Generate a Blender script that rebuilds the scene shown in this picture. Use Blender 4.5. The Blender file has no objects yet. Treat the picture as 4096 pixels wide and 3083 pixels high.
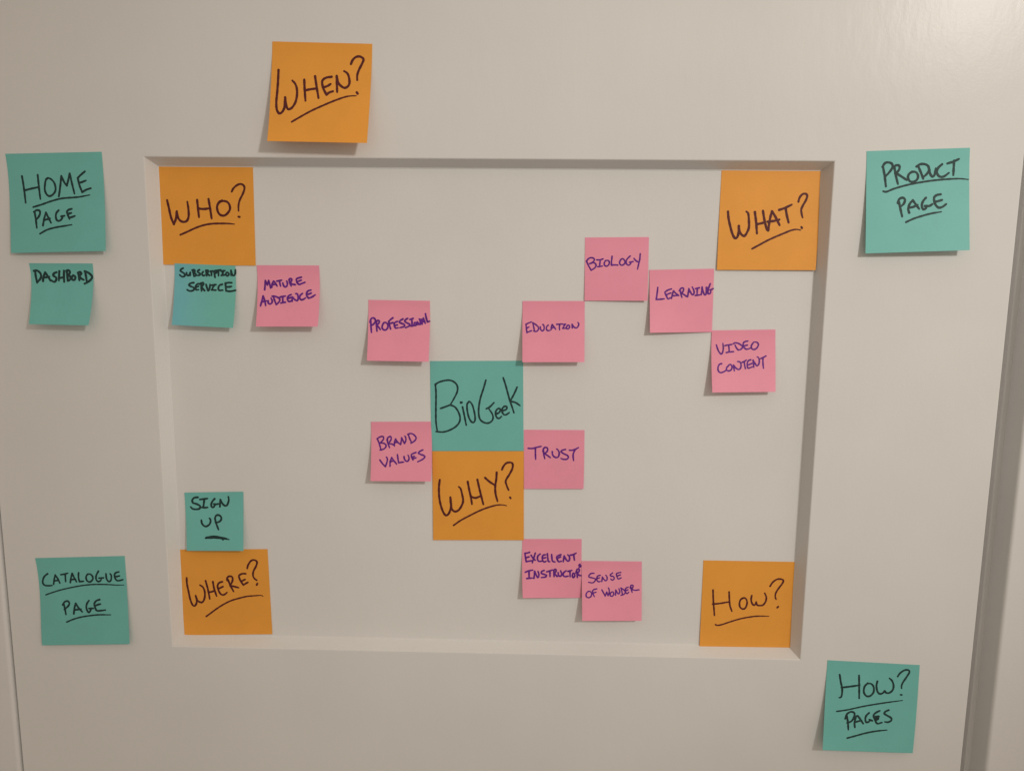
import bpy, math, random
from mathutils import Matrix, Vector

scene = bpy.context.scene
col = scene.collection
random.seed(4)

# ---------------------------------------------------------------- camera
cam_data = bpy.data.cameras.new('camera')
cam_data.sensor_width = 36.0
cam_data.lens = 26.367
cam_data.clip_start = 0.01
cam_data.clip_end = 50.0
cam = bpy.data.objects.new('camera', cam_data)
col.objects.link(cam)
ax = ((0.999653, 0.024426, 0.009886), (-0.013273, 0.142649, 0.989684), (0.022764, -0.989472, 0.142924))
cam.matrix_world = Matrix(((ax[0][0], ax[1][0], ax[2][0], 0), (ax[0][1], ax[1][1], ax[2][1], 0),
                           (ax[0][2], ax[1][2], ax[2][2], 0), (0, 0, 0, 1)))
cam.location = (0.03548, -0.59220, 0.11195)
scene.camera = cam

# ---------------------------------------------------------------- light
# soft warm light that the rest of the lit room gives back, stronger from the lamp's side
world = bpy.data.worlds.new('World')
scene.world = world
world.use_nodes = True
wn, wl = world.node_tree.nodes, world.node_tree.links
bg = wn['Background']
tc = wn.new('ShaderNodeTexCoord')
dot = wn.new('ShaderNodeVectorMath'); dot.operation = 'DOT_PRODUCT'
dv = Vector((0.42, -0.34, 0.84)).normalized()
dot.inputs[1].default_value = dv
wl.new(tc.outputs['Generated'], dot.inputs[0])
mr = wn.new('ShaderNodeMapRange')
mr.inputs['From Min'].default_value = -1.0
mr.inputs['From Max'].default_value = 1.0
mr.inputs['To Min'].default_value = 0.06
mr.inputs['To Max'].default_value = 0.60
wl.new(dot.outputs['Value'], mr.inputs['Value'])
bg.inputs['Color'].default_value = (1.0, 0.85, 0.69, 1)
wl.new(mr.outputs['Result'], bg.inputs['Strength'])

# the room's warm ceiling lamp, up to the right and behind the camera
ld = bpy.data.lights.new('room_lamp', 'SPOT')
ld.energy = 73.0
ld.color = (1.0, 0.955, 0.88)
ld.spot_size = math.radians(34.7)      # soft cone shaped to imitate lens vignetting, fading towards the door's left
ld.spot_blend = 1.0
ld.shadow_soft_size = 0.10
lamp = bpy.data.objects.new('room_lamp', ld)
lamp.location = (1.253, -1.645, 0.906)
lamp.rotation_euler = (Vector((0.229, 0.0, 0.191)) - Vector(lamp.location)).to_track_quat('-Z', 'Y').to_euler()
col.objects.link(lamp)

scene.view_settings.view_transform = 'Standard'
scene.view_settings.look = 'None'
scene.view_settings.exposure = 0.0
scene.view_settings.gamma = 1.0
scene.view_settings.use_curve_mapping = False


# ---------------------------------------------------------------- materials
def new_mat(name):
    m = bpy.data.materials.new(name)
    m.use_nodes = True
    return m, m.node_tree.nodes, m.node_tree.links, m.node_tree.nodes['Principled BSDF']


def paint_mat(name, base, rough, spec=0.5):
    """satin paint: faint tone mottling, orange peel and long vertical roller marks"""
    m, n, l, b = new_mat(name)
    t = n.new('ShaderNodeTexCoord')
    big = n.new('ShaderNodeTexNoise'); big.inputs['Scale'].default_value = 9.0
    big.inputs['Detail'].default_value = 3.0
    fine = n.new('ShaderNodeTexNoise'); fine.inputs['Scale'].default_value = 1400.0
    fine.inputs['Detail'].default_value = 2.0
    for q in (big, fine):
        l.new(t.outputs['Object'], q.inputs['Vector'])
    add = n.new('ShaderNodeMath'); add.operation = 'ADD'
    l.new(big.outputs['Fac'], add.inputs[0]); l.new(fine.outputs['Fac'], add.inputs[1])
    r = n.new('ShaderNodeMapRange')
    r.inputs['From Min'].default_value = 0.6; r.inputs['From Max'].default_value = 1.4
    r.inputs['To Min'].default_value = 0.955; r.inputs['To Max'].default_value = 1.045
    l.new(add.outputs[0], r.inputs['Value'])
    v = n.new('ShaderNodeVectorMath'); v.operation = 'SCALE'
    v.inputs[0].default_value = base
    l.new(r.outputs['Result'], v.inputs['Scale'])
    l.new(v.outputs['Vector'], b.inputs['Base Color'])
    b.inputs['Roughness'].default_value = rough
    b.inputs['Specular IOR Level'].default_value = spec
    mp = n.new('ShaderNodeMapping'); mp.inputs['Scale'].default_value = (1.0, 1.0, 0.38)
    l.new(t.outputs['Object'], mp.inputs['Vector'])
    st = n.new('ShaderNodeTexNoise'); st.inputs['Scale'].default_value = 125.0
    st.inputs['Detail'].default_value = 3.0
    l.new(mp.outputs['Vector'], st.inputs['Vector'])
    pe = n.new('ShaderNodeTexNoise'); pe.inputs['Scale'].default_value = 420.0
    l.new(t.outputs['Object'], pe.inputs['Vector'])
    b1 = n.new('ShaderNodeBump'); b1.inputs['Strength'].default_value = 0.5
    b1.inputs['Distance'].default_value = 0.00024
    l.new(st.outputs['Fac'], b1.inputs['Height'])
    b2 = n.new('ShaderNodeBump'); b2.inputs['Strength'].default_value = 0.5
    b2.inputs['Distance'].default_value = 0.00006
    l.new(pe.outputs['Fac'], b2.inputs['Height'])
    l.new(b1.outputs['Normal'], b2.inputs['Normal'])
    l.new(b2.outputs['Normal'], b.inputs['Normal'])
    return m


def paper_mat(name, base, other=None):
    """uncoated note paper: matt, slightly translucent, faint fibre"""
    m, n, l, b = new_mat(name)
    t = n.new('ShaderNodeTexCoord')
    fib = n.new('ShaderNodeTexNoise'); fib.inputs['Scale'].default_value = 900.0
    fib.inputs['Detail'].default_value = 4.0
    cloud = n.new('ShaderNodeTexNoise'); cloud.inputs['Scale'].default_value = 40.0
    for q in (fib, cloud):
        l.new(t.outputs['Object'], q.inputs['Vector'])
    add = n.new('ShaderNodeMath'); add.operation = 'ADD'
    l.new(fib.outputs['Fac'], add.inputs[0]); l.new(cloud.outputs['Fac'], add.inputs[1])
    r = n.new('ShaderNodeMapRange')
    r.inputs['From Min'].default_value = 0.6; r.inputs['From Max'].default_value = 1.4
    r.inputs['To Min'].default_value = 0.94; r.inputs['To Max'].default_value = 1.05
    l.new(add.outputs[0], r.inputs['Value'])
    v = n.new('ShaderNodeVectorMath'); v.operation = 'SCALE'
    v.inputs[0].default_value = base
    l.new(r.outputs['Result'], v.inputs['Scale'])
    if other:                          # two-tint sheet: the second tint takes over towards one side
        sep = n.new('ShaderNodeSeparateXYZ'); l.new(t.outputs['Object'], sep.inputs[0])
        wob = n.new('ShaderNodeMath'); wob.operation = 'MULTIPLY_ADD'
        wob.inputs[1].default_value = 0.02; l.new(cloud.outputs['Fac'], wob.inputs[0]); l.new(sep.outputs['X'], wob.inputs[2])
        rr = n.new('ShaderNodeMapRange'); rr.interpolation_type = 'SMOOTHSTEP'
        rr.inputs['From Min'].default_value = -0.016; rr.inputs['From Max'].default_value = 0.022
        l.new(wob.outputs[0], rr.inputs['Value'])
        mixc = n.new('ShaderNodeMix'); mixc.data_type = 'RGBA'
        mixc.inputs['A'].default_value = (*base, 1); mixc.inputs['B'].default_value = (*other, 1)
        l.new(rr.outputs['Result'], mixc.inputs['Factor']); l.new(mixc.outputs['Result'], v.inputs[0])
    l.new(v.outputs['Vector'], b.inputs['Base Color'])
    b.inputs['Roughness'].default_value = 0.52
    b.inputs['Specular IOR Level'].default_value = 0.4
    bp = n.new('ShaderNodeBump'); bp.inputs['Strength'].default_value = 0.4
    bp.inputs['Distance'].default_value = 0.00003
    l.new(fib.outputs['Fac'], bp.inputs['Height'])
    l.new(bp.outputs['Normal'], b.inputs['Normal'])
    tr = n.new('ShaderNodeBsdfTranslucent')
    l.new(v.outputs['Vector'], tr.inputs['Color'])
    mx = n.new('ShaderNodeMixShader'); mx.inputs['Fac'].default_value = 0.08
    l.new(b.outputs['BSDF'], mx.inputs[1]); l.new(tr.outputs['BSDF'], mx.inputs[2])
    l.new(mx.outputs['Shader'], n['Material Output'].inputs['Surface'])
    return m


def ink_mat(name, base):
    m, n, l, b = new_mat(name)
    t = n.new('ShaderNodeTexCoord')
    no = n.new('ShaderNodeTexNoise'); no.inputs['Scale'].default_value = 500.0
    no.inputs['Detail'].default_value = 3.0
    l.new(t.outputs['Object'], no.inputs['Vector'])
    r = n.new('ShaderNodeMapRange')
    r.inputs['From Min'].default_value = 0.3; r.inputs['From Max'].default_value = 0.7
    r.inputs['To Min'].default_value = 0.75; r.inputs['To Max'].default_value = 1.25
    l.new(no.outputs['Fac'], r.inputs['Value'])
    v = n.new('ShaderNodeVectorMath'); v.operation = 'SCALE'
    v.inputs[0].default_value = base
    l.new(r.outputs['Result'], v.inputs['Scale'])
    l.new(v.outputs['Vector'], b.inputs['Base Color'])
    b.inputs['Roughness'].default_value = 0.55
    b.inputs['Specular IOR Level'].default_value = 0.3
    return m


DOOR_PAINT = paint_mat('white_satin_door_paint', (0.78, 0.775, 0.765), 0.25, 0.085)
CASING_PAINT = paint_mat('white_casing_paint', (0.80, 0.795, 0.79), 0.4)
PAPER = {'orange': paper_mat('orange_paper', (0.975, 0.422, 0.060)),
         'teal': paper_mat('teal_paper', (0.20, 0.600, 0.555)),
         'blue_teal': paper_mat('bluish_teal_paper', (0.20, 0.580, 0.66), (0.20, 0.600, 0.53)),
         'pink': paper_mat('pink_paper', (1.0, 0.372, 0.515))}
INK = {'orange': ink_mat('dark_marker_on_orange', (0.100, 0.014, 0.016)),
       'teal': ink_mat('black_marker_on_teal', (0.014, 0.045, 0.044)),
       'pink': ink_mat('purple_marker_on_pink', (0.135, 0.015, 0.270))}
INK['blue_teal'] = INK['teal']


# ---------------------------------------------------------------- helpers
def mesh_obj(name, verts, faces, mat, parent=None, smooth=True, loc=None):
    me = bpy.data.meshes.new(name)
    me.from_pydata([tuple(v) for v in verts], [], faces)
    me.materials.append(mat)
    if smooth:
        me.polygons.foreach_set('use_smooth', [True] * len(me.polygons))
    me.update()
    o = bpy.data.objects.new(name, me)
    col.objects.link(o)
    if parent is not None:
        o.parent = parent
    if loc is not None:
        o.location = loc
    return o


def empty(name, loc):
    o = bpy.data.objects.new(name, None)
    o.empty_display_size = 0.02
    o.location = loc
    col.objects.link(o)
    return o


def tag(o, label=None, category=None, group=None):
    if label: o['label'] = label
    if category: o['category'] = category
    if group: o['group'] = group
    return o


def ring_mesh(name, rings, mat, parent, cap_last=False):
    """rings: list of (x0, x1, z0, z1, y) rectangles, bridged one to the next; sharp mitres"""
    vs, fs = [], []
    for side in range(4):                       # each side its own strip: mitres stay crisp
        base = len(vs)
        for (x0, x1, z0, z1, y) in rings:
            c = [(x0, y, z1), (x1, y, z1), (x1, y, z0), (x0, y, z0)]
            vs += [c[side], c[(side + 1) % 4]]
        for i in range(len(rings) - 1):
            a = base + 2 * i
            fs.append((a, a + 2, a + 3, a + 1))
    if cap_last:
        x0, x1, z0, z1, y = rings[-1]
        b = len(vs)
        vs += [(x0, y, z1), (x1, y, z1), (x1, y, z0), (x0, y, z0)]
        fs.append((b, b + 3, b + 2, b + 1))
    return mesh_obj(name, vs, fs, mat, parent, smooth=False)


# ---------------------------------------------------------------- the door
W, H, DEPTH, BEVEL = 0.52833, 0.40150, 0.01087, 0.00523
DOOR_L, DOOR_R = -0.40350, 0.40573
DOOR_T, DOOR_B = 0.50, -0.80           # the door runs on above and below the view
THICK = 0.035

door = empty('cupboard_door', (0, 0, 0))
tag(door, 'white painted cupboard door with a wide shallow rectangular recess', 'door')

R = 0.0012                             # eased lip of the recess and of the door's own edge
lip = []
for k in range(5):
    a = math.pi / 2 * k / 4 * 0.86
    lip.append((R * math.sin(a) - R, R - R * math.cos(a)))      # (inward step, depth)
out = [(DOOR_L, DOOR_R, DOOR_B, DOOR_T, THICK)]
for k in range(5):
    a = math.pi / 2 * (4 - k) / 4
    s, yy = R - R * math.sin(a), R - R * math.cos(a)
    out.append((DOOR_L + s, DOOR_R - s, DOOR_B + s, DOOR_T - s, yy))
frame_rings = out + [(-W / 2 - R, W / 2 + R, -H / 2 - R, H / 2 + R, 0.0)]
ring_mesh('frame', frame_rings, DOOR_PAINT, door)

mould = []
for s, yy in lip:
    mould.append((-W / 2 + s, W / 2 - s, -H / 2 + s, H / 2 - s, yy))
y1 = lip[-1][1]
F = 0.0016                             # small cove where the moulding meets the panel
mould.append((-W / 2 + BEVEL - F * 0.55, W / 2 - BEVEL + F * 0.55, -H / 2 + BEVEL - F * 0.55, H / 2 - BEVEL + F * 0.55, DEPTH - F))
mould.append((-W / 2 + BEVEL - F * 0.2, W / 2 - BEVEL + F * 0.2, -H / 2 + BEVEL - F * 0.2, H / 2 - BEVEL + F * 0.2, DEPTH - F * 0.35))
mould.append((-W / 2 + BEVEL + F * 0.4, W / 2 - BEVEL - F * 0.4, -H / 2 + BEVEL + F * 0.4, H / 2 - BEVEL - F * 0.4, DEPTH))
ring_mesh('recess_moulding', mould, DOOR_PAINT, door)

e = BEVEL + F * 0.4
x0, x1, z0, z1 = -W / 2 + e, W / 2 - e, -H / 2 + e, H / 2 - e
mesh_obj('recessed_panel', [(x0, DEPTH, z1), (x1, DEPTH, z1), (x1, DEPTH, z0), (x0, DEPTH, z0)],
         [(0, 3, 2, 1)], DOOR_PAINT, door, smooth=False)


# ---------------------------------------------------------------- door casings (left and right)
def casing(side, edge, prof, label):
    """one upright of the frame: its profile (outwards from the door, depth) run along the door's height"""
    t = empty('door_casing', (edge, 0, DOOR_B))
    vs, fs = [], []
    h = DOOR_T - DOOR_B + 0.10
    for i in range(len(prof) - 1):
        (a, ya), (b, yb) = prof[i], prof[i + 1]
        n = len(vs)
        vs += [(side * a, ya, -0.05), (side * b, yb, -0.05), (side * b, yb, h), (side * a, ya, h)]
        fs.append((n, n + 1, n + 2, n + 3) if side < 0 else (n + 3, n + 2, n + 1, n))
    n, m = len(vs), len(prof)          # ends
    vs += [(side * a, y, -0.05) for a, y in prof] + [(side * a, y, h) for a, y in prof]
    fs += [tuple(range(n, n + m)), tuple(range(n + m, n + 2 * m))]
    mesh_obj('moulded_board', vs, fs, CASING_PAINT, t, smooth=False)
    tag(t, label, 'door frame')
    t['kind'] = 'structure'
    return t


def eased(x, y, r):
    """rounded outer corner from the return face onto the front face"""
    return [(x + r - r * math.cos(math.pi / 2 * k / 6), y + r - r * math.sin(math.pi / 2 * k / 6)) for k in range(7)]


# right: an open rebate with the door stop at its back, then the frame's front level with the door
casing(1, DOOR_R, [(-0.010, 0.075), (-0.010, 0.046), (0.0172, 0.046), (0.0172, 0.0232), (0.0182, 0.0222),
                   (0.0212, 0.0222), (0.0212, 0.0205)] + eased(0.0216, 0.0012, 0.0028) +
       [(0.130, 0.0012), (0.1315, 0.003), (0.1315, 0.075)],
       'white door frame moulding beyond the shaded gap at the right edge of the cupboard door')
# left: nearly flush, only a hairline gap
casing(-1, DOOR_L, [(-0.010, 0.075), (-0.010, 0.0385), (0.0011, 0.0385)] + eased(0.0011, -0.0030, 0.0025) +
       [(0.130, -0.0030), (0.1315, -0.001), (0.1315, 0.075)],
       'white door frame moulding beyond the hairline gap at the left edge of the cupboard door')

# ---------------------------------------------------------------- sticky notes
# millimetres on the door, x to the right and z up from the middle of the recess; surface is the
# depth of the glued edge, lift how far the two bottom corners have curled off, bow how the side
# edges belly.  Writing is in thousandths of the note's width and height.
NOTES = [
    dict(label='large orange note reading WHEN?, bottom edge curling off the door above the recess',
      paper='orange', large=True, surface=-0.25, tl=(-161.42, 285.78), tr=(-85.78, 284.25), br=(-87.79, 209.68), bl=(-163.22, 210.91),
      bow_l=(-0.42, 0.72), bow_r=(-0.16, 0.62), early=1, lift=(14.10, 15.40), writing=[
        ('word', 'WHEN', 1.88, '70,286 70,393 67,501 63,600 70,672 87,709 104,720 126,707 145,670 149,625 149,558 149,558 156,598 166,643 183,674 203,674 231,651 258,596 267,523 260,460 240,416 213,389; 332,375 341,477 355,587; 439,340 458,438 484,557; 346,484 398,472 456,463; 604,341 559,349 528,365 512,395 525,454 546,495 563,522 563,522 589,500 625,487; 528,450 568,435 598,414; 655,331 661,415 668,495; 655,331 669,387 693,423 735,449 766,439 785,407 780,348 760,302 727,280'),
        ('question', None, 1.88, '792,208 807,169 835,138 870,128 902,139 916,161 904,198 875,263 860,318 862,367; 864,492 874,506'),
        ('underline', None, 1.53, '230,802 315,749 419,688 525,636 639,584 745,543 807,530 860,527'),
      ]),
    dict(label='large orange note reading WHO? in the top left corner of the recessed panel',
      paper='orange', large=True, surface=10.62, tl=(-259.84, 195.40), tr=(-183.80, 195.36), br=(-184.50, 118.94), bl=(-260.78, 119.04),
      bow_l=(-0.03, 0.35), bow_r=(-0.02, 0.35), early=0, lift=(0.30, 0.30), writing=[
        ('word', 'WHO', 1.90, '89,344 105,425 123,517 150,587 150,587 174,530 186,456 186,456 196,516 220,551 256,563 290,550 310,501 309,423 301,357; 405,338 411,423 418,514; 525,327 538,421 551,525; 414,426 472,430 534,422; 668,342 638,357 613,400 617,449 638,484 673,496 710,480 745,434 743,385 718,355 679,347 642,359'),
        ('question', None, 1.68, '770,252 791,216 825,187 861,173 894,183 906,215 887,271 853,335 838,391 836,446; 832,505 845,507'),
        ('underline', None, 1.57, '214,695 289,663 378,623 466,594 554,579 664,575 736,576 788,581'),
      ]),
    dict(label='large orange note reading WHAT? in the top right corner of the recessed panel',
      paper='orange', large=True, surface=10.62, tl=(182.45, 196.21), tr=(259.47, 196.71), br=(259.02, 119.60), bl=(182.21, 119.13),
      bow_l=(-0.04, 0.34), bow_r=(0.58, 0.34), early=0, lift=(1.30, 1.90), writing=[
        ('word', 'WHAT', 1.95, '84,421 92,482 109,550 138,639 168,686 191,670 200,626 200,564 200,564 210,619 232,650 260,663 283,632 301,577 297,502 287,440 268,421; 353,426 371,529 385,639; 433,413 452,502 482,604; 379,546 416,539 457,528; 496,608 502,536 512,467 523,419 523,419 557,467 580,508 607,556; 485,521 546,514 600,500; 595,404 649,385 716,352; 657,385 674,460 695,529'),
        ('question', None, 1.78, '781,323 791,282 817,249 847,244 865,261 857,302 829,357 814,398 819,439 831,479; 825,573 831,583'),
        ('underline', None, 1.57, '344,790 414,752 495,707 576,669 656,635 724,607 778,597 818,604'),
      ]),
    dict(label='large orange note reading WHY? stuck directly under the large teal BioGeek note',
      paper='orange', large=True, surface=10.37, tl=(-43.63, -30.63), tr=(31.86, -29.45), br=(32.78, -105.45), bl=(-43.20, -106.76),
      bow_l=(-0.01, 0.30), bow_r=(-0.00, 0.30), early=0, lift=(0.30, 0.30), writing=[
        ('word', 'WHY', 1.86, '80,323 70,401 71,501 84,593 111,678 142,721 174,703 195,650 202,600 194,518 194,518 199,600 209,650 240,678 282,664 317,614 334,557 324,486 308,422 287,400; 386,343 404,444 421,522 431,596; 492,319 519,444 556,596; 421,511 470,525 518,507 532,497; 576,298 623,341 681,380; 704,238 699,316 688,387 690,472 712,564'),
        ('question', None, 1.80, '761,209 778,170 809,135 851,126 878,142 875,195 844,259 813,309 802,344 816,394 833,436; 849,518 856,530'),
        ('underline', None, 1.48, '228,833 308,777 413,720 510,671 608,632 698,607 760,603 810,612'),
      ]),
    dict(label='large orange note reading WHERE? in the bottom left corner of the recessed panel',
      paper='orange', large=True, surface=10.62, tl=(-259.72, -119.42), tr=(-183.79, -117.53), br=(-182.35, -193.64), bl=(-258.79, -196.20),
      bow_l=(-0.03, 0.29), bow_r=(-0.03, 0.29), early=0, lift=(0.30, 0.30), writing=[
        ('word', 'WHERE', 1.71, '68,330 67,401 79,489 92,578 110,637 133,660 156,638 166,593 157,538 157,538 173,593 204,616 233,612 257,565 263,498 247,443 213,415; 280,365 297,447 307,513 314,580; 362,377 371,455 394,547; 304,502 340,495 373,484; 469,378 432,392 413,422 417,470 436,514 460,533 489,526 515,504; 425,459 473,435; 534,352 556,419 590,494; 525,364 525,338 547,316 579,320 588,346 579,382 552,427; 569,427 608,438 650,450; 738,287 699,287 662,309 667,346 682,383 705,417 705,417 757,388; 683,376 727,354'),
        ('question', None, 1.71, '759,225 772,184 807,136 846,127 873,151 860,199 828,258 820,310 834,344 860,366; 863,403 855,420'),
        ('underline', None, 1.43, '262,783 318,743 385,695 460,648 548,604 643,575 737,553 823,546 894,542 919,552'),
      ]),
    dict(label='large orange note reading HOW? in the bottom right corner of the recessed panel',
      paper='orange', large=True, surface=10.62, tl=(182.93, -120.35), tr=(259.81, -120.23), br=(260.71, -197.53), bl=(182.99, -196.36),
      bow_l=(0.05, 0.21), bow_r=(0.03, 0.29), early=0, lift=(0.90, 0.40), writing=[
        ('word', 'HOW', 1.54, '118,342 126,451 138,560 146,633; 293,359 300,447 310,519 333,581; 121,504 203,493 301,472; 459,422 423,443 411,487 420,531 451,552 478,537 493,485 484,442 459,422 432,429; 540,393 535,441 547,484 569,505 585,490 591,468 591,468 603,501 634,507 667,499 693,458 697,408 678,363'),
        ('question', None, 1.54, '732,284 757,240 796,206 837,198 871,212 863,248 822,311 797,362 794,405 804,430; 821,526 832,514'),
        ('underline', None, 1.33, '162,739 180,748 227,739 315,705 416,669 517,644 619,629 735,627'),
      ]),
    dict(label='large teal note reading HOME PAGE on the door left of the recess',
      paper='teal', large=True, surface=-0.25, tl=(-373.35, 202.60), tr=(-297.46, 204.61), br=(-296.10, 128.92), bl=(-372.88, 126.70),
      bow_l=(1.02, 0.37), bow_r=(0.06, 0.29), early=1, lift=(3.50, 5.80), writing=[
        ('word', 'HOME', 1.66, '145,230 156,345 168,497; 311,220 316,349 325,463; 161,373 232,357 313,343; 414,254 390,280 376,364 391,413 419,435 454,424 485,387 490,345 476,296 446,264 414,252 395,263; 521,440 541,339 559,235 559,235 585,298 611,333 611,333 631,271 649,212 649,212 665,307 687,417; 810,194 764,228 730,259 730,259 743,329 769,403 769,403 813,379 861,365; 745,309 781,298 815,285'),
        ('underline', None, 1.50, '246,542 334,519 437,487 555,461 723,451 847,432'),
        ('word', 'PAGE', 1.66, '259,587 271,667 279,751; 253,590 281,574 310,578 317,606 301,640 271,674; 345,728 359,662 379,600 379,600 403,649 431,705; 355,676 421,660; 514,579 488,609 483,651 497,683 526,683 552,656 553,642; 538,642 575,636; 653,568 620,577 600,594 600,594 611,633 627,671; 607,619 648,609; 618,657 651,651 684,640'),
        ('underline', None, 1.50, '312,811 386,774 474,752 561,740 649,728'),
      ]),
    dict(label='large teal note reading PRODUCT PAGE on the door right of the recess',
      paper='teal', large=True, surface=-0.25, tl=(287.98, 208.58), tr=(364.58, 211.50), br=(366.90, 135.45), bl=(290.44, 132.37),
      bow_l=(0.50, 0.30), bow_r=(0.55, 0.27), early=0, lift=(5.50, 8.30), writing=[
        ('word', 'PRODUCT', 1.88, '162,166 178,247 191,351; 155,159 180,123 216,117 250,136 250,173 218,219 182,255; 272,170 288,251 308,333; 265,166 286,148 319,153 320,186 298,215 277,225; 287,222 343,260 394,295; 444,216 415,237 405,270 423,307 460,315 493,294 503,258 485,224 452,216 430,225; 506,170 532,230 554,289; 487,166 523,145 567,146 600,166 608,203 590,239 547,278; 612,199 620,240 642,270 663,252 674,190; 735,152 699,184 685,227 707,268 751,273 802,238; 786,146 843,130 897,106; 850,119 848,188 845,262'),
        ('underline', None, 1.59, '165,398 198,403 271,376 387,346 511,324 657,307 802,299 911,299 990,309'),
        ('word', 'PAGE', 1.88, '319,510 334,576 351,651; 308,517 322,480 355,467 377,486 366,526 330,558; 419,616 410,579 425,528 454,496 454,496 483,537 516,582; 421,568 461,559 501,541; 581,474 552,510 541,554 556,587 581,577 592,552; 570,555 614,556 643,539; 723,446 686,452 661,473 661,506 672,543 701,574 737,571 777,543; 672,518 701,511 737,501'),
        ('underline', None, 1.59, '389,707 462,676 549,650 636,630 730,617'),
      ]),
    dict(label='large teal note reading CATALOGUE PAGE on the lower left of the door',
      paper='teal', large=True, surface=-0.25, tl=(-376.77, -125.08), tr=(-300.53, -121.68), br=(-298.97, -197.76), bl=(-375.54, -201.49),
      bow_l=(1.39, 0.08), bow_r=(-0.22, -0.18), early=1, lift=(2.30, 4.00), writing=[
        ('word', 'CATALOGUE', 1.59, '111,181 72,209 49,251 45,288 68,313 111,318 148,315; 167,301 179,247 196,197 196,197 220,241 240,292; 177,265 229,259; 261,195 305,189 342,179; 311,191 308,236 307,275; 360,287 371,237 391,183 391,183 408,231 432,282; 368,255 424,249; 464,178 458,232 465,279 465,279 512,276; 566,195 545,227 552,270 584,285 618,257 618,221 591,195 558,202; 691,165 661,215 658,258 678,283 707,273 720,245; 691,244 742,242; 774,196 777,253 800,286 826,269 833,219 821,197; 922,178 886,188 870,212 874,248 901,278 963,268; 875,234 926,224'),
        ('underline', None, 1.26, '67,422 141,398 238,371 363,345 487,325 618,315 762,318 884,327 970,329'),
        ('word', 'PAGE', 1.70, '269,531 281,589 289,650; 257,541 281,506 317,499 334,525 314,560 273,592; 380,644 389,583 406,526 406,526 437,577 478,625; 389,601 465,592; 560,497 533,536 527,586 550,633 573,608 581,583; 556,587 606,587; 683,488 643,502 619,537 628,581 645,613 688,614 742,608; 625,559 662,545 691,539'),
        ('underline', None, 1.42, '297,737 367,709 454,685 563,669 671,661 801,664'),
      ]),
    dict(label='large teal note reading HOW? PAGES on the door below the right end of the recess',
      paper='teal', large=True, surface=-0.25, tl=(287.10, -200.99), tr=(363.21, -203.53), br=(361.37, -279.75), bl=(284.83, -276.43),
      bow_l=(0.57, -1.05), bow_r=(0.99, -0.45), early=0, lift=(8.70, 5.00), writing=[
        ('word', 'HOW', 1.69, '142,152 158,232 178,308 178,377 168,404 153,409; 352,152 361,276 368,406; 170,296 262,280 366,260; 451,233 419,273 415,335 444,376 485,374 520,330 516,268 484,237 447,239; 554,208 547,259 561,320 588,346 618,337 639,312 639,312 659,331 692,329 724,297 732,249 714,196 682,166'),
        ('question', None, 1.63, '770,142 794,102 836,68 877,62 893,85 867,141 830,206 818,245 820,272; 813,345 826,346'),
        ('underline', None, 1.34, '131,563 254,539 402,498 550,464 699,434 839,408'),
        ('word', 'PAGES', 1.69, '247,612 262,689 270,762; 229,640 245,589 285,561 324,571 326,609 299,664 251,686; 340,732 333,678 345,616 363,600 363,600 387,630 428,686; 337,674 407,652; 485,564 457,596 448,635 461,669 487,664 505,640; 493,639 528,651; 600,535 556,561 536,592 554,638 583,680 631,666; 544,606 596,599 557,629 592,623 566,645; 697,523 664,540 651,564 686,586 729,611 731,639 699,659 664,657'),
        ('underline', None, 1.51, '264,855 346,829 458,793 570,766 694,748'),
      ]),
    dict(label='large teal note reading BioGeek in the middle of the recessed panel',
      paper='teal', large=True, surface=10.62, tl=(-45.04, 43.95), tr=(30.36, 45.16), br=(31.62, -29.20), bl=(-43.76, -30.51),
      bow_l=(-0.27, 0.30), bow_r=(-0.01, 0.30), early=0, lift=(0.30, 0.40), writing=[
        ('word', 'BioGeek', 1.56, '55,260 60,369 55,530 53,677 64,776; 53,260 100,232 168,215 222,216 269,243 293,285 289,341 260,404 218,478; 105,527 156,509 211,488; 211,488 259,509 295,559 315,622 307,678 268,727 205,765 129,788 50,783; 344,510 360,594 381,713; 324,457 336,464; 326,466 339,459; 420,450 396,475 393,531 407,615 434,671 461,682 478,650 473,580 453,496 430,457 413,450; 599,214 575,300 539,412 521,510 518,587 533,650 577,685 625,689 663,661 673,623 660,580 623,524; 601,531 634,514 661,489 685,463; 708,591 742,570 753,539 732,528 705,556 701,598 718,633 741,637 765,616; 776,554 814,540 824,514 800,504 773,532 773,570 793,598 820,595 848,574; 786,188 812,273 852,427 879,511 899,577; 934,293 907,357 866,437; 872,451 920,465 964,497'),
      ]),
    dict(label='small teal note reading DASHBORD, curled, just below the HOME PAGE note',
      paper='teal', large=False, surface=-0.25, tl=(-361.64, 119.05), tr=(-310.56, 119.27), br=(-311.32, 71.10), bl=(-359.37, 71.41),
      bow_l=(0.69, -0.10), bow_r=(0.44, -0.11), early=1, lift=(9.30, 10.10), writing=[
        ('word', 'DASHBORD', 1.87, '75,130 78,220 95,318; 55,126 103,119 146,149 164,196 153,243 124,283 96,311; 190,290 201,219 234,152 234,152 261,195 314,285; 196,235 247,227 294,217; 416,145 375,163 357,198 394,222 407,249 396,284 368,303 326,279; 462,127 453,194 446,280; 536,119 529,209 531,299; 451,241 525,226; 579,126 584,201 589,277; 571,124 609,113 630,138 616,173 584,191; 584,199 622,204 636,239 616,272 585,283; 680,194 656,223 659,259 686,270 710,246 707,209 680,192; 763,149 768,207 777,273; 755,153 787,138 809,154 796,183 764,205; 776,213 810,246 848,265; 871,128 884,214 895,292; 866,127 913,144 957,178 982,217 957,264 903,307 861,327'),
      ]),
    dict(label='small teal note reading SUBSCRIPTION SERVICE, curled, hanging below the orange WHO? note',
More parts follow.
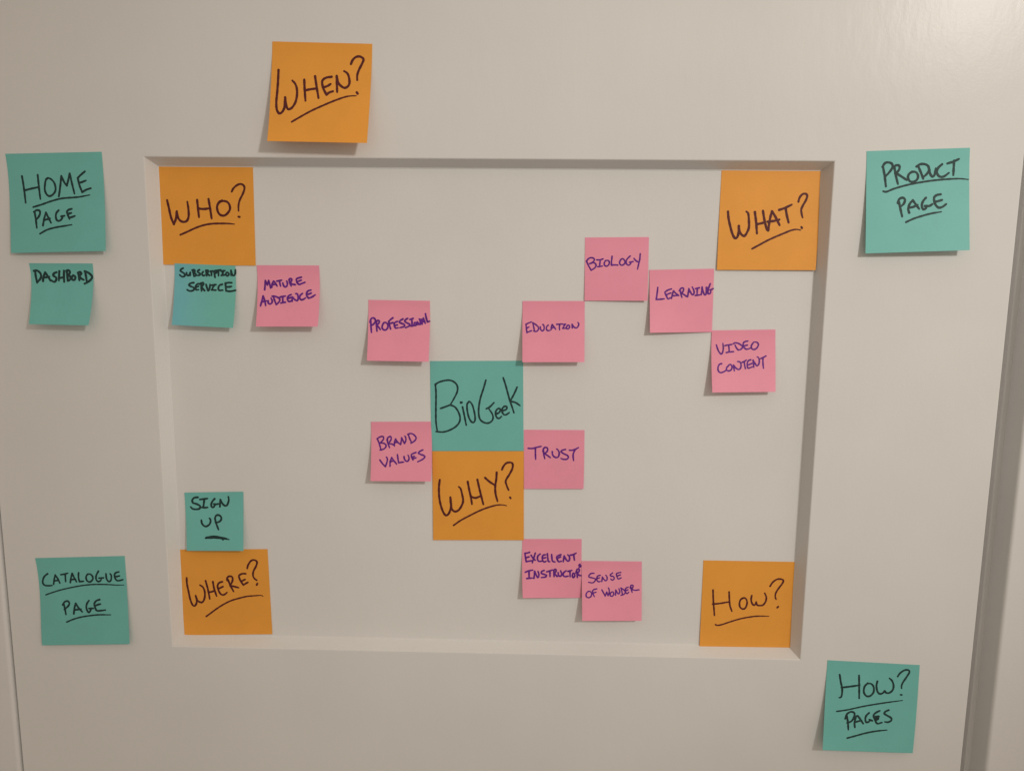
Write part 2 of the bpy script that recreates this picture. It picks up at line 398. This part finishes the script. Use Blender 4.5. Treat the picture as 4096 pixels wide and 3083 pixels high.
      paper='blue_teal', large=False, surface=10.27, tl=(-249.98, 120.15), tr=(-200.99, 118.71), br=(-202.19, 69.37), bl=(-251.25, 71.37),
      bow_l=(-0.13, -0.07), bow_r=(0.49, -0.03), early=1, lift=(7.90, 7.00), writing=[
        ('word', 'SUBSCRIPTION', 1.62, '141,72 105,93 97,120 133,142 168,172 157,204 117,209 82,183; 196,144 200,178 223,189 247,169 255,130 257,184; 295,97 306,143 316,197; 285,99 319,92 332,113 306,141; 308,147 345,155 352,180 317,197; 406,89 378,109 385,132 416,146 412,171 377,181; 468,117 448,149 463,179 491,174; 516,100 520,142 525,185; 514,96 548,93 551,118 521,141; 528,146 574,175; 587,107 629,99; 602,108 605,171; 646,102 653,152 662,200; 642,103 676,91 685,119 653,146; 687,91 757,77; 719,84 719,171; 766,98 827,85; 800,91 783,147; 764,165 816,155; 858,112 838,137 853,164 881,159 889,128 865,110; 927,78 926,158; 927,81 944,145 967,159 992,131 999,65'),
        ('word', 'SERVICE', 1.62, '315,300 269,310 238,333 254,356 310,377 326,399 304,428 249,438 211,419; 422,317 379,319 352,344 345,383 360,414 397,410; 349,371 395,356; 435,305 439,363 446,429; 429,303 468,294 473,323 446,359; 450,367 475,401 495,422; 516,320 533,375 554,422 576,373 581,314; 602,331 680,316; 653,319 619,383; 608,404 680,406; 782,308 739,323 717,367 733,405 792,401; 829,285 838,346 843,408; 829,289 880,276 935,276; 838,348 889,344 931,335; 843,410 914,414 999,394'),
      ]),
    dict(label='small teal note reading SIGN UP overlapping the top of the orange WHERE? note',
      paper='teal', large=False, surface=10.27, tl=(-252.14, -69.42), tr=(-202.31, -67.75), br=(-201.87, -117.06), bl=(-250.86, -118.62),
      bow_l=(-0.00, -0.27), bow_r=(-0.51, -0.42), early=1, lift=(4.00, 6.00), writing=[
        ('word', 'SIGN', 1.75, '224,81 162,89 126,129 136,175 197,196 253,230 243,275 184,287 126,278 91,244; 258,119 333,112 391,105; 333,116 321,190 310,247; 281,255 335,260 385,257; 510,111 467,159 448,208 455,249 484,254 514,217; 494,201 535,205 573,198; 596,247 602,186 608,129 608,129 635,186 675,228 713,228 738,188 752,131 745,82'),
        ('word', 'UP', 1.75, '268,474 277,528 309,570 351,582 402,554 428,504 425,459 409,442; 509,439 520,513 565,637; 505,455 522,406 556,388 602,407 618,448 600,489 554,513 516,517'),
        ('underline', None, 1.52, '335,784 432,780 525,780 626,791 749,807; 348,772 424,758 500,753 601,770 711,788; 631,793 643,811'),
      ]),
    dict(label='small pink note reading MATURE AUDIENCE beside the small teal SUBSCRIPTION SERVICE note',
      paper='pink', large=False, surface=10.37, tl=(-183.74, 119.26), tr=(-133.55, 119.54), br=(-133.22, 71.47), bl=(-182.75, 70.91),
      bow_l=(0.26, -0.12), bow_r=(0.46, -0.10), early=1, lift=(9.50, 9.50), writing=[
        ('word', 'MATURE', 1.53, '115,398 126,249 126,249 158,319 158,319 179,249 179,249 197,312 210,371; 228,359 234,304 260,257 260,257 286,288 313,336; 232,322 271,310 302,310; 310,257 349,249 388,241; 353,249 360,296 370,339; 406,288 422,335 449,351 472,335 480,288 469,256; 510,233 520,288 543,337; 504,233 524,215 551,225 542,264 520,288; 525,289 565,307 611,315; 710,191 659,205 628,221 627,248 642,288 673,310 712,295 762,276; 643,264 674,252 705,240'),
        ('word', 'AUDIENCE', 1.53, '55,664 74,581 91,502 91,502 121,581 138,656; 71,595 113,590 148,581; 175,581 176,612 200,632 231,620 241,580 220,537; 258,517 282,580 309,643; 238,505 281,505 344,533 364,564 346,604 309,643; 366,517 409,509 451,501; 409,509 410,564 414,608; 382,616 416,608 454,602; 543,477 505,497 483,533 492,572 516,592 554,578; 491,540 522,533 544,521; 564,517 561,552 562,588; 564,517 600,556 639,576 657,548 652,501 640,465 616,461; 724,457 690,489 680,524 700,560 739,556 773,532; 859,402 813,417 790,453 795,500 827,536 827,536 877,516 930,480; 798,473 837,465 867,449'),
      ]),
    dict(label='small pink note reading PROFESSIONAL off the top left corner of the BioGeek note',
      paper='pink', large=False, surface=10.62, tl=(-94.47, 92.74), tr=(-44.87, 92.50), br=(-45.04, 44.41), bl=(-94.60, 44.62),
      bow_l=(-0.02, -0.20), bow_r=(0.20, -0.18), early=1, lift=(8.70, 9.20), writing=[
        ('word', 'PROFESSIONAL', 1.53, '39,330 45,418 56,537; 30,366 43,314 74,294 109,313 114,353 83,401 37,426; 133,360 135,432 145,511; 129,357 152,336 180,344 169,384 134,412; 138,416 170,447 199,487; 251,374 228,423 233,470 269,493 303,477 322,429 305,382 270,366 247,378; 397,289 363,317 332,349 332,349 345,405 366,476; 344,385 402,368; 472,347 437,364 422,388 431,435 451,459 486,450; 431,415 473,403; 561,306 519,331 504,359 543,378 586,397 583,429 513,450; 639,293 604,317 593,345 628,368 671,392 664,419 606,448; 674,312 728,292; 705,304 710,367 707,415; 692,421 734,413; 753,362 742,398 765,410 784,382 764,358; 795,350 806,393; 795,352 831,391 848,381 842,333 826,298; 857,306 874,384; 868,380 877,333 892,285 892,285 906,332 925,370; 873,349 916,334; 926,214 938,277 959,347 959,347 993,335'),
      ]),
    dict(label='small pink note reading EDUCATION touching the top right corner of the BioGeek note',
      paper='pink', large=False, surface=10.42, tl=(29.41, 93.10), tr=(78.93, 93.63), br=(79.31, 45.54), bl=(29.95, 44.87),
      bow_l=(-0.13, -0.14), bow_r=(0.12, -0.12), early=0, lift=(7.70, 7.40), writing=[
        ('word', 'EDUCATION', 1.22, '142,342 96,361 57,380 57,380 65,452 73,523; 65,444 108,424; 73,511 112,499 147,484; 169,354 181,421 197,495; 165,354 220,389 262,436 251,476 220,499 178,491; 289,421 293,460 317,488 344,472 351,429 340,389 324,383; 417,393 390,421 386,456 406,484 448,480; 463,468 467,421 479,383 479,383 506,421 537,464; 467,440 521,433; 552,381 602,378 645,374; 602,378 595,429 599,472; 652,382 695,378; 687,382 649,445; 649,448 699,445; 733,393 707,429 718,456 745,449 761,421 749,397 730,396; 799,378 803,441; 799,378 826,421 861,441 892,421 907,374 892,350'),
      ]),
    dict(label='small pink note reading BIOLOGY, topmost of the pink ones inside the recess',
      paper='pink', large=False, surface=10.62, tl=(78.06, 143.34), tr=(128.20, 144.14), br=(128.32, 94.47), bl=(78.68, 93.94),
      bow_l=(0.01, 0.13), bow_r=(0.10, 0.09), early=0, lift=(0.80, 3.10), writing=[
        ('word', 'BIOLOGY', 1.29, '28,381 59,446 102,522; 24,377 58,335 103,320 145,336 145,370 112,396 78,419; 78,415 142,400 176,431 169,469 135,499 98,518; 187,355 236,355 289,340; 244,355 237,408 233,454; 207,463 279,454; 327,367 305,409 317,447 351,454 381,424 384,382 353,363 319,371; 428,299 421,371 419,439 419,439 475,436 521,440; 568,349 547,394 559,432 593,440 630,410 625,364 591,338 565,353; 711,297 667,342 648,387 664,429 695,440 721,418 724,395; 702,396 732,389 762,384; 772,335 807,373 849,396; 869,263 863,350 846,433 831,505'),
      ]),
    dict(label='small pink note reading LEARNING beside the lower left corner of the WHAT? note',
      paper='pink', large=False, surface=10.37, tl=(129.45, 118.59), tr=(180.27, 120.02), br=(180.73, 70.21), bl=(130.78, 69.39),
      bow_l=(0.18, 0.01), bow_r=(0.03, 0.13), early=0, lift=(5.20, 0.60), writing=[
        ('word', 'LEARNING', 1.37, '128,282 118,373 103,473 103,473 167,470 231,463; 341,308 288,326 243,356 243,375 265,422 288,468 322,449; 258,406 296,384 333,373; 341,461 356,400 375,339 375,339 409,378 458,417; 356,419 401,416 451,413; 484,349 492,395 508,445; 465,341 491,303 525,296 533,327 514,365 492,387; 507,380 552,411 594,438; 597,438 606,381 615,309 615,309 642,367 677,409 699,375 687,322 667,283; 717,311 780,297; 747,307 745,399; 719,418 787,411; 809,408 819,339 821,286 821,286 838,355 862,408 883,407 890,348 883,291; 896,295 907,386; 947,235 923,310 914,364 922,394 952,387 962,349; 943,337 973,327 995,315'),
      ]),
    dict(label='small pink note reading VIDEO CONTENT below the orange WHAT? note',
      paper='pink', large=False, surface=10.22, tl=(180.66, 71.37), tr=(231.00, 72.72), br=(232.05, 23.54), bl=(181.73, 22.48),
      bow_l=(-0.15, -0.19), bow_r=(0.43, -0.12), early=0, lift=(7.40, 6.10), writing=[
        ('word', 'VIDEO', 1.30, '78,234 104,315 131,362 153,382 176,355 187,285 179,208; 213,247 266,236 322,229; 269,240 277,295 277,353; 232,360 288,350 348,346; 371,242 393,288 423,324; 344,218 378,203 431,219 476,251 491,274 461,309 420,324; 569,179 528,186 498,213 506,267 536,306 573,307 611,292; 521,252 562,244; 656,203 626,253 630,300 671,316 716,285 735,232 708,200 663,196'),
        ('word', 'CONTENT', 1.30, '159,537 125,548 102,594 104,649 134,680 179,673 225,646; 264,573 237,604 236,643 270,655 308,636 320,582 294,550 264,566; 345,559 349,609 356,656; 346,563 376,606 420,634 451,615 463,560 445,514 411,506; 474,522 512,507 546,484; 512,511 519,569 530,623; 614,481 580,492 561,531 560,577 571,616 609,605 642,594; 568,566 632,540; 651,486 656,540 661,602; 651,489 681,540 710,579 740,549 748,495 737,448 715,436; 767,464 812,445 854,419; 805,449 804,534 811,619'),
      ]),
    dict(label='small pink note reading BRAND VALUES against the left edge of BioGeek and WHY?',
      paper='pink', large=False, surface=10.32, tl=(-93.89, -6.80), tr=(-44.80, -5.89), br=(-43.86, -54.14), bl=(-93.70, -54.78),
      bow_l=(0.07, -0.44), bow_r=(0.77, -0.39), early=1, lift=(7.20, 7.70), writing=[
        ('word', 'BRAND', 1.31, '99,283 131,364 163,479; 95,283 147,250 195,246 203,283 178,324 147,348; 147,352 218,365 246,406 211,455 144,475; 266,283 272,348 302,434; 258,308 274,267 315,243 330,267 322,308 282,365; 290,365 337,373 381,393; 381,406 384,341 403,285 403,285 429,337 472,373; 384,353 437,337; 484,381 497,316 502,268 502,268 525,317 548,365 548,365 568,325 573,276 558,240; 615,212 640,293 671,357; 607,212 651,196 698,212 737,253 740,285 711,325 651,361'),
        ('word', 'VALUES', 1.35, '144,643 192,709 240,757 240,757 262,684 269,627 252,594; 315,749 317,675 339,602 339,602 372,651 425,715; 313,674 372,660; 433,552 443,626 456,691 456,691 499,682 539,678; 541,585 553,633 586,666 617,649 624,601 607,560; 737,515 694,532 663,552 667,592 692,645; 673,596 710,580; 691,621 738,604; 852,471 805,495 777,527 813,547 868,568 884,592 845,632 767,673'),
      ]),
    dict(label='small pink note lying flat reading TRUST against the right edge of BioGeek and WHY?',
      paper='pink', large=False, surface=10.62, tl=(31.79, -11.56), tr=(81.27, -11.14), br=(81.48, -60.27), bl=(32.40, -61.24),
      bow_l=(-0.00, 0.09), bow_r=(0.18, 0.06), early=0, lift=(0.70, 1.20), writing=[
        ('word', 'TRUST', 1.43, '70,313 138,316 210,296 285,279; 190,308 190,402 194,499; 325,344 330,417 346,487; 313,365 325,316 361,295 393,319 381,368 330,409; 354,409 402,442 438,470; 469,368 477,425 513,462 553,466 577,441 584,384 560,335 544,323; 687,330 636,343 616,367 656,400 720,432 737,465 713,494 657,498 613,482; 755,342 807,342 862,321 902,297; 846,334 819,399 816,456 825,518'),
      ]),
    dict(label='small pink note reading EXCELLENT INSTRUCTOR at the lower right corner of the WHY? note',
      paper='pink', large=False, surface=10.62, tl=(31.56, -104.66), tr=(81.10, -103.73), br=(81.83, -155.05), bl=(32.53, -153.93),
      bow_l=(-0.37, -0.50), bow_r=(0.01, 0.08), early=0, lift=(6.00, 0.70), writing=[
        ('word', 'EXCELLENT', 1.50, '125,225 81,237 47,241 47,241 57,310 69,383 69,383 114,375 162,367; 57,318 117,302; 150,274 186,327 223,359; 222,237 198,319 172,404; 303,254 267,286 259,335 279,376 324,376; 392,266 356,274 340,311 348,368 372,388 405,376; 348,327 397,315; 424,249 433,327 441,376 470,384; 497,262 502,327 514,376 554,388; 651,266 607,282 582,303 591,343 615,384 660,376; 591,327 647,303; 692,384 700,335 708,286 708,286 744,352 777,376 797,352 797,303 768,266; 812,274 865,262 909,237; 869,262 873,311 882,360'),
        ('word', 'INSTRUCTOR', 1.50, '52,562 113,538 178,526; 117,542 116,603 116,660; 75,668 120,664 168,660; 197,665 206,603 210,546 210,546 242,620 266,652 283,604 267,547; 372,531 332,547 323,579 364,596 408,612 396,641 323,653; 413,555 461,543 510,523; 469,547 469,637; 534,531 538,637; 530,531 559,511 575,535 550,580; 550,588 591,637; 607,572 615,621 648,629 668,596 648,539; 741,539 700,572 692,613 721,637 778,629; 773,548 838,532; 806,540 810,638; 859,581 847,621 863,654 887,630 883,589 859,577; 919,540 928,597 932,654; 907,573 927,515 960,515 960,548 924,597; 936,597 973,618 1001,622; 975,427 955,448 994,458 957,486'),
      ]),
    dict(label='small pink note reading SENSE OF WONDER, lowest of the pink ones inside the recess',
      paper='pink', large=False, surface=10.37, tl=(81.47, -122.77), tr=(131.70, -122.30), br=(132.34, -171.73), bl=(82.59, -171.94),
      bow_l=(0.13, -0.77), bow_r=(0.21, -0.56), early=0, lift=(8.00, 6.20), writing=[
        ('word', 'SENSE', 1.19, '207,204 159,207 122,239 122,267 174,281 226,298 222,330 181,363 113,355; 311,238 271,246 250,282 254,322 282,346 310,338; 254,294 298,278; 334,342 343,265 343,265 370,305 398,329 423,305 419,257 399,233; 515,196 475,228 487,248 527,256 543,288 511,317 483,297; 652,186 607,195 579,211 587,256 611,296 659,275; 591,247 647,227'),
        ('word', 'OF', 1.19, '99,512 71,548 74,596 114,612 155,584 159,531 124,503 93,516; 249,463 204,475 176,499 176,499 187,547 207,595; 184,535 236,519'),
        ('word', 'WONDER', 1.19, '333,478 365,538 388,583 388,583 415,514 415,514 437,578 437,578 457,522 454,466 442,446; 494,518 473,546 481,582 513,582 534,546 518,514 490,518; 562,566 566,481 566,481 598,537 618,545 634,505 618,457; 659,448 670,513 678,560; 651,448 695,472 727,513 703,553 654,569; 775,432 739,448 727,480 739,529 759,541 783,516; 735,492 771,476; 819,415 827,472 841,520; 807,448 819,403 851,399 855,427 827,472; 835,468 888,484 956,475'),
      ]),
]

THIN = 0.00013                         # paper thickness


def note_surface(d):
    c = [Vector((q[0] / 1000, 0, q[1] / 1000)) for q in (d['tl'], d['tr'], d['br'], d['bl'])]
    bl = Vector((d['bow_l'][0] / 1000, 0, d['bow_l'][1] / 1000))
    br = Vector((d['bow_r'][0] / 1000, 0, d['bow_r'][1] / 1000))
    y0, (l0, l1) = d['surface'] / 1000, [q / 1000 for q in d['lift']]

    def at(u, v, off=0.0):
        a = c[0] * ((1 - u) * (1 - v)) + c[1] * (u * (1 - v)) + c[2] * (u * v) + c[3] * ((1 - u) * v)
        s1 = 4 * v * (1 - v)
        s0 = 6.75 * v * (1 - v) ** 2 if d['early'] else s1
        a = a + bl * ((1 - u) * s0) + br * (u * s1)
        a.y = y0 - ((1 - u) * l0 + u * l1) * max(0.0, (v - 0.1) / 0.9) ** 1.55 - off
        return a
    return at


def paper_sheet(d, at, origin, parent):
    n = 40
    vs, fs = [], []
    for layer in (0.0, -THIN):
        for j in range(n + 1):
            for i in range(n + 1):
                vs.append(at(i / n, j / n, layer) - origin)
    m = (n + 1) ** 2
    for j in range(n):
        for i in range(n):
            a = j * (n + 1) + i
            fs.append((a, a + n + 1, a + n + 2, a + 1))
            fs.append((m + a, m + a + 1, m + a + n + 2, m + a + n + 1))
    rim = [i for i in range(n + 1)] + [j * (n + 1) + n for j in range(1, n + 1)] + \
          [n * (n + 1) + i for i in range(n - 1, -1, -1)] + [j * (n + 1) for j in range(n - 1, 0, -1)]
    k = len(vs)
    for a in rim:
        vs += [vs[a], vs[m + a]]
    q = len(rim)
    for i in range(q):
        a, b = k + 2 * i, k + 2 * ((i + 1) % q)
        fs.append((a, b, b + 1, a + 1))
    return mesh_obj('paper', vs, fs, PAPER[d['paper']], parent)


def catmull(pts, step):
    """smooth pen path through the points; a doubled point is a sharp corner"""
    runs, cur = [], [pts[0]]
    for a in pts[1:]:
        if (a - cur[-1]).length < 1e-9:
            if len(cur) > 1: runs.append(cur)
            cur = [a]
        else:
            cur.append(a)
    if len(cur) > 1: runs.append(cur)
    res = []
    for r in runs:
        e = [r[0] * 2 - r[1]] + r + [r[-1] * 2 - r[-2]]
        path = []
        for i in range(1, len(e) - 2):
            p0, p1, p2, p3 = e[i - 1:i + 3]
            k = max(2, int((p2 - p1).length / step))
            for s in range(k):
                t = s / k
                path.append(0.5 * (2 * p1 + (p2 - p0) * t + (2 * p0 - 5 * p1 + 4 * p2 - p3) * t * t +
                                   (3 * p1 - p0 - 3 * p2 + p3) * t ** 3))
        path.append(r[-1])
        res.append(path)
    return res


def written(kind, width, text, d, at, origin, parent):
    """pen strokes: ribbons with round ends lying on the paper, a hair thicker where the pen slowed"""
    su = (Vector(d['tr']) - Vector(d['tl'])).length
    sv = (Vector(d['bl']) - Vector(d['tl'])).length
    vs, fs = [], []
    lay = 0

    def put(p, off):
        vs.append(at(p.x / su, p.y / sv, off) - origin)
        return len(vs) - 1

    for stroke in text.split(';'):
        pts = [Vector((float(a.split(',')[0]) / 1000 * su, float(a.split(',')[1]) / 1000 * sv)) for a in stroke.split()]
        ph = random.uniform(0, 6)
        runs = catmull(pts, 0.45)
        for ri, path in enumerate(runs):
            n = len(path)
            lay += 1
            base = 0.00005 + lay * 2.0e-6
            hw, prev = [], None
            for i in range(n):
                w = width / 2 * (1.0 + 0.07 * math.sin(i * 0.55 + ph) + 0.05 * math.sin(i * 1.7 + 2 * ph) + random.uniform(-.03, .03))
                if kind == 'underline' and len(runs) == 1:
                    w *= 1.0 - 0.45 * max(0.0, (i / n - 0.72) / 0.28) ** 1.5
                elif ri == len(runs) - 1:
                    w *= 1.0 - 0.18 * max(0.0, (i / n - 0.7) / 0.3)
                hw.append(w)
            for i in range(n):
                t = path[min(i + 1, n - 1)] - path[max(i - 1, 0)]
                if t.length < 1e-9: t = Vector((1, 0))
                t.normalize()
                s = Vector((-t.y, t.x)) * hw[i]
                a, b = put(path[i] - s, base), put(path[i] + s, base)
                if prev: fs.append((prev[0], prev[1], b, a))
                prev = (a, b)
            for q, (i, extra) in enumerate(((0, 0.7e-6), (n - 1, 1.3e-6))):
                c = put(path[i], base + extra)
                rim = [put(path[i] + Vector((math.cos(g), math.sin(g))) * hw[i] * 0.99, base + extra)
                       for g in [2 * math.pi * k / 14 for k in range(14)]]
                fs += [(c, rim[k], rim[(k + 1) % 14]) for k in range(14)]
    return mesh_obj(kind, vs, fs, INK[d['paper']], parent)


GROUPS = {('blue_teal', False): 'small teal notes', ('orange', True): 'large orange question notes', ('teal', True): 'large teal notes',
          ('teal', False): 'small teal notes', ('pink', False): 'small pink notes'}
for d in NOTES:
    at = note_surface(d)
    origin = at(0.5, 0.0)
    note = empty('sticky_note', origin)
    tag(note, d['label'], 'sticky note', GROUPS[(d['paper'], d['large'])])
    paper_sheet(d, at, origin, note)
    for kind, word, width, strokes in d['writing']:
        name = {'word': 'written_word', 'question': 'question_mark', 'underline': 'underline'}[kind]
        o = written(kind, width, strokes, d, at, origin, note)
        o.name = name
        o.data.name = name
        if kind == 'word':
            o['label'] = 'handwritten word ' + word
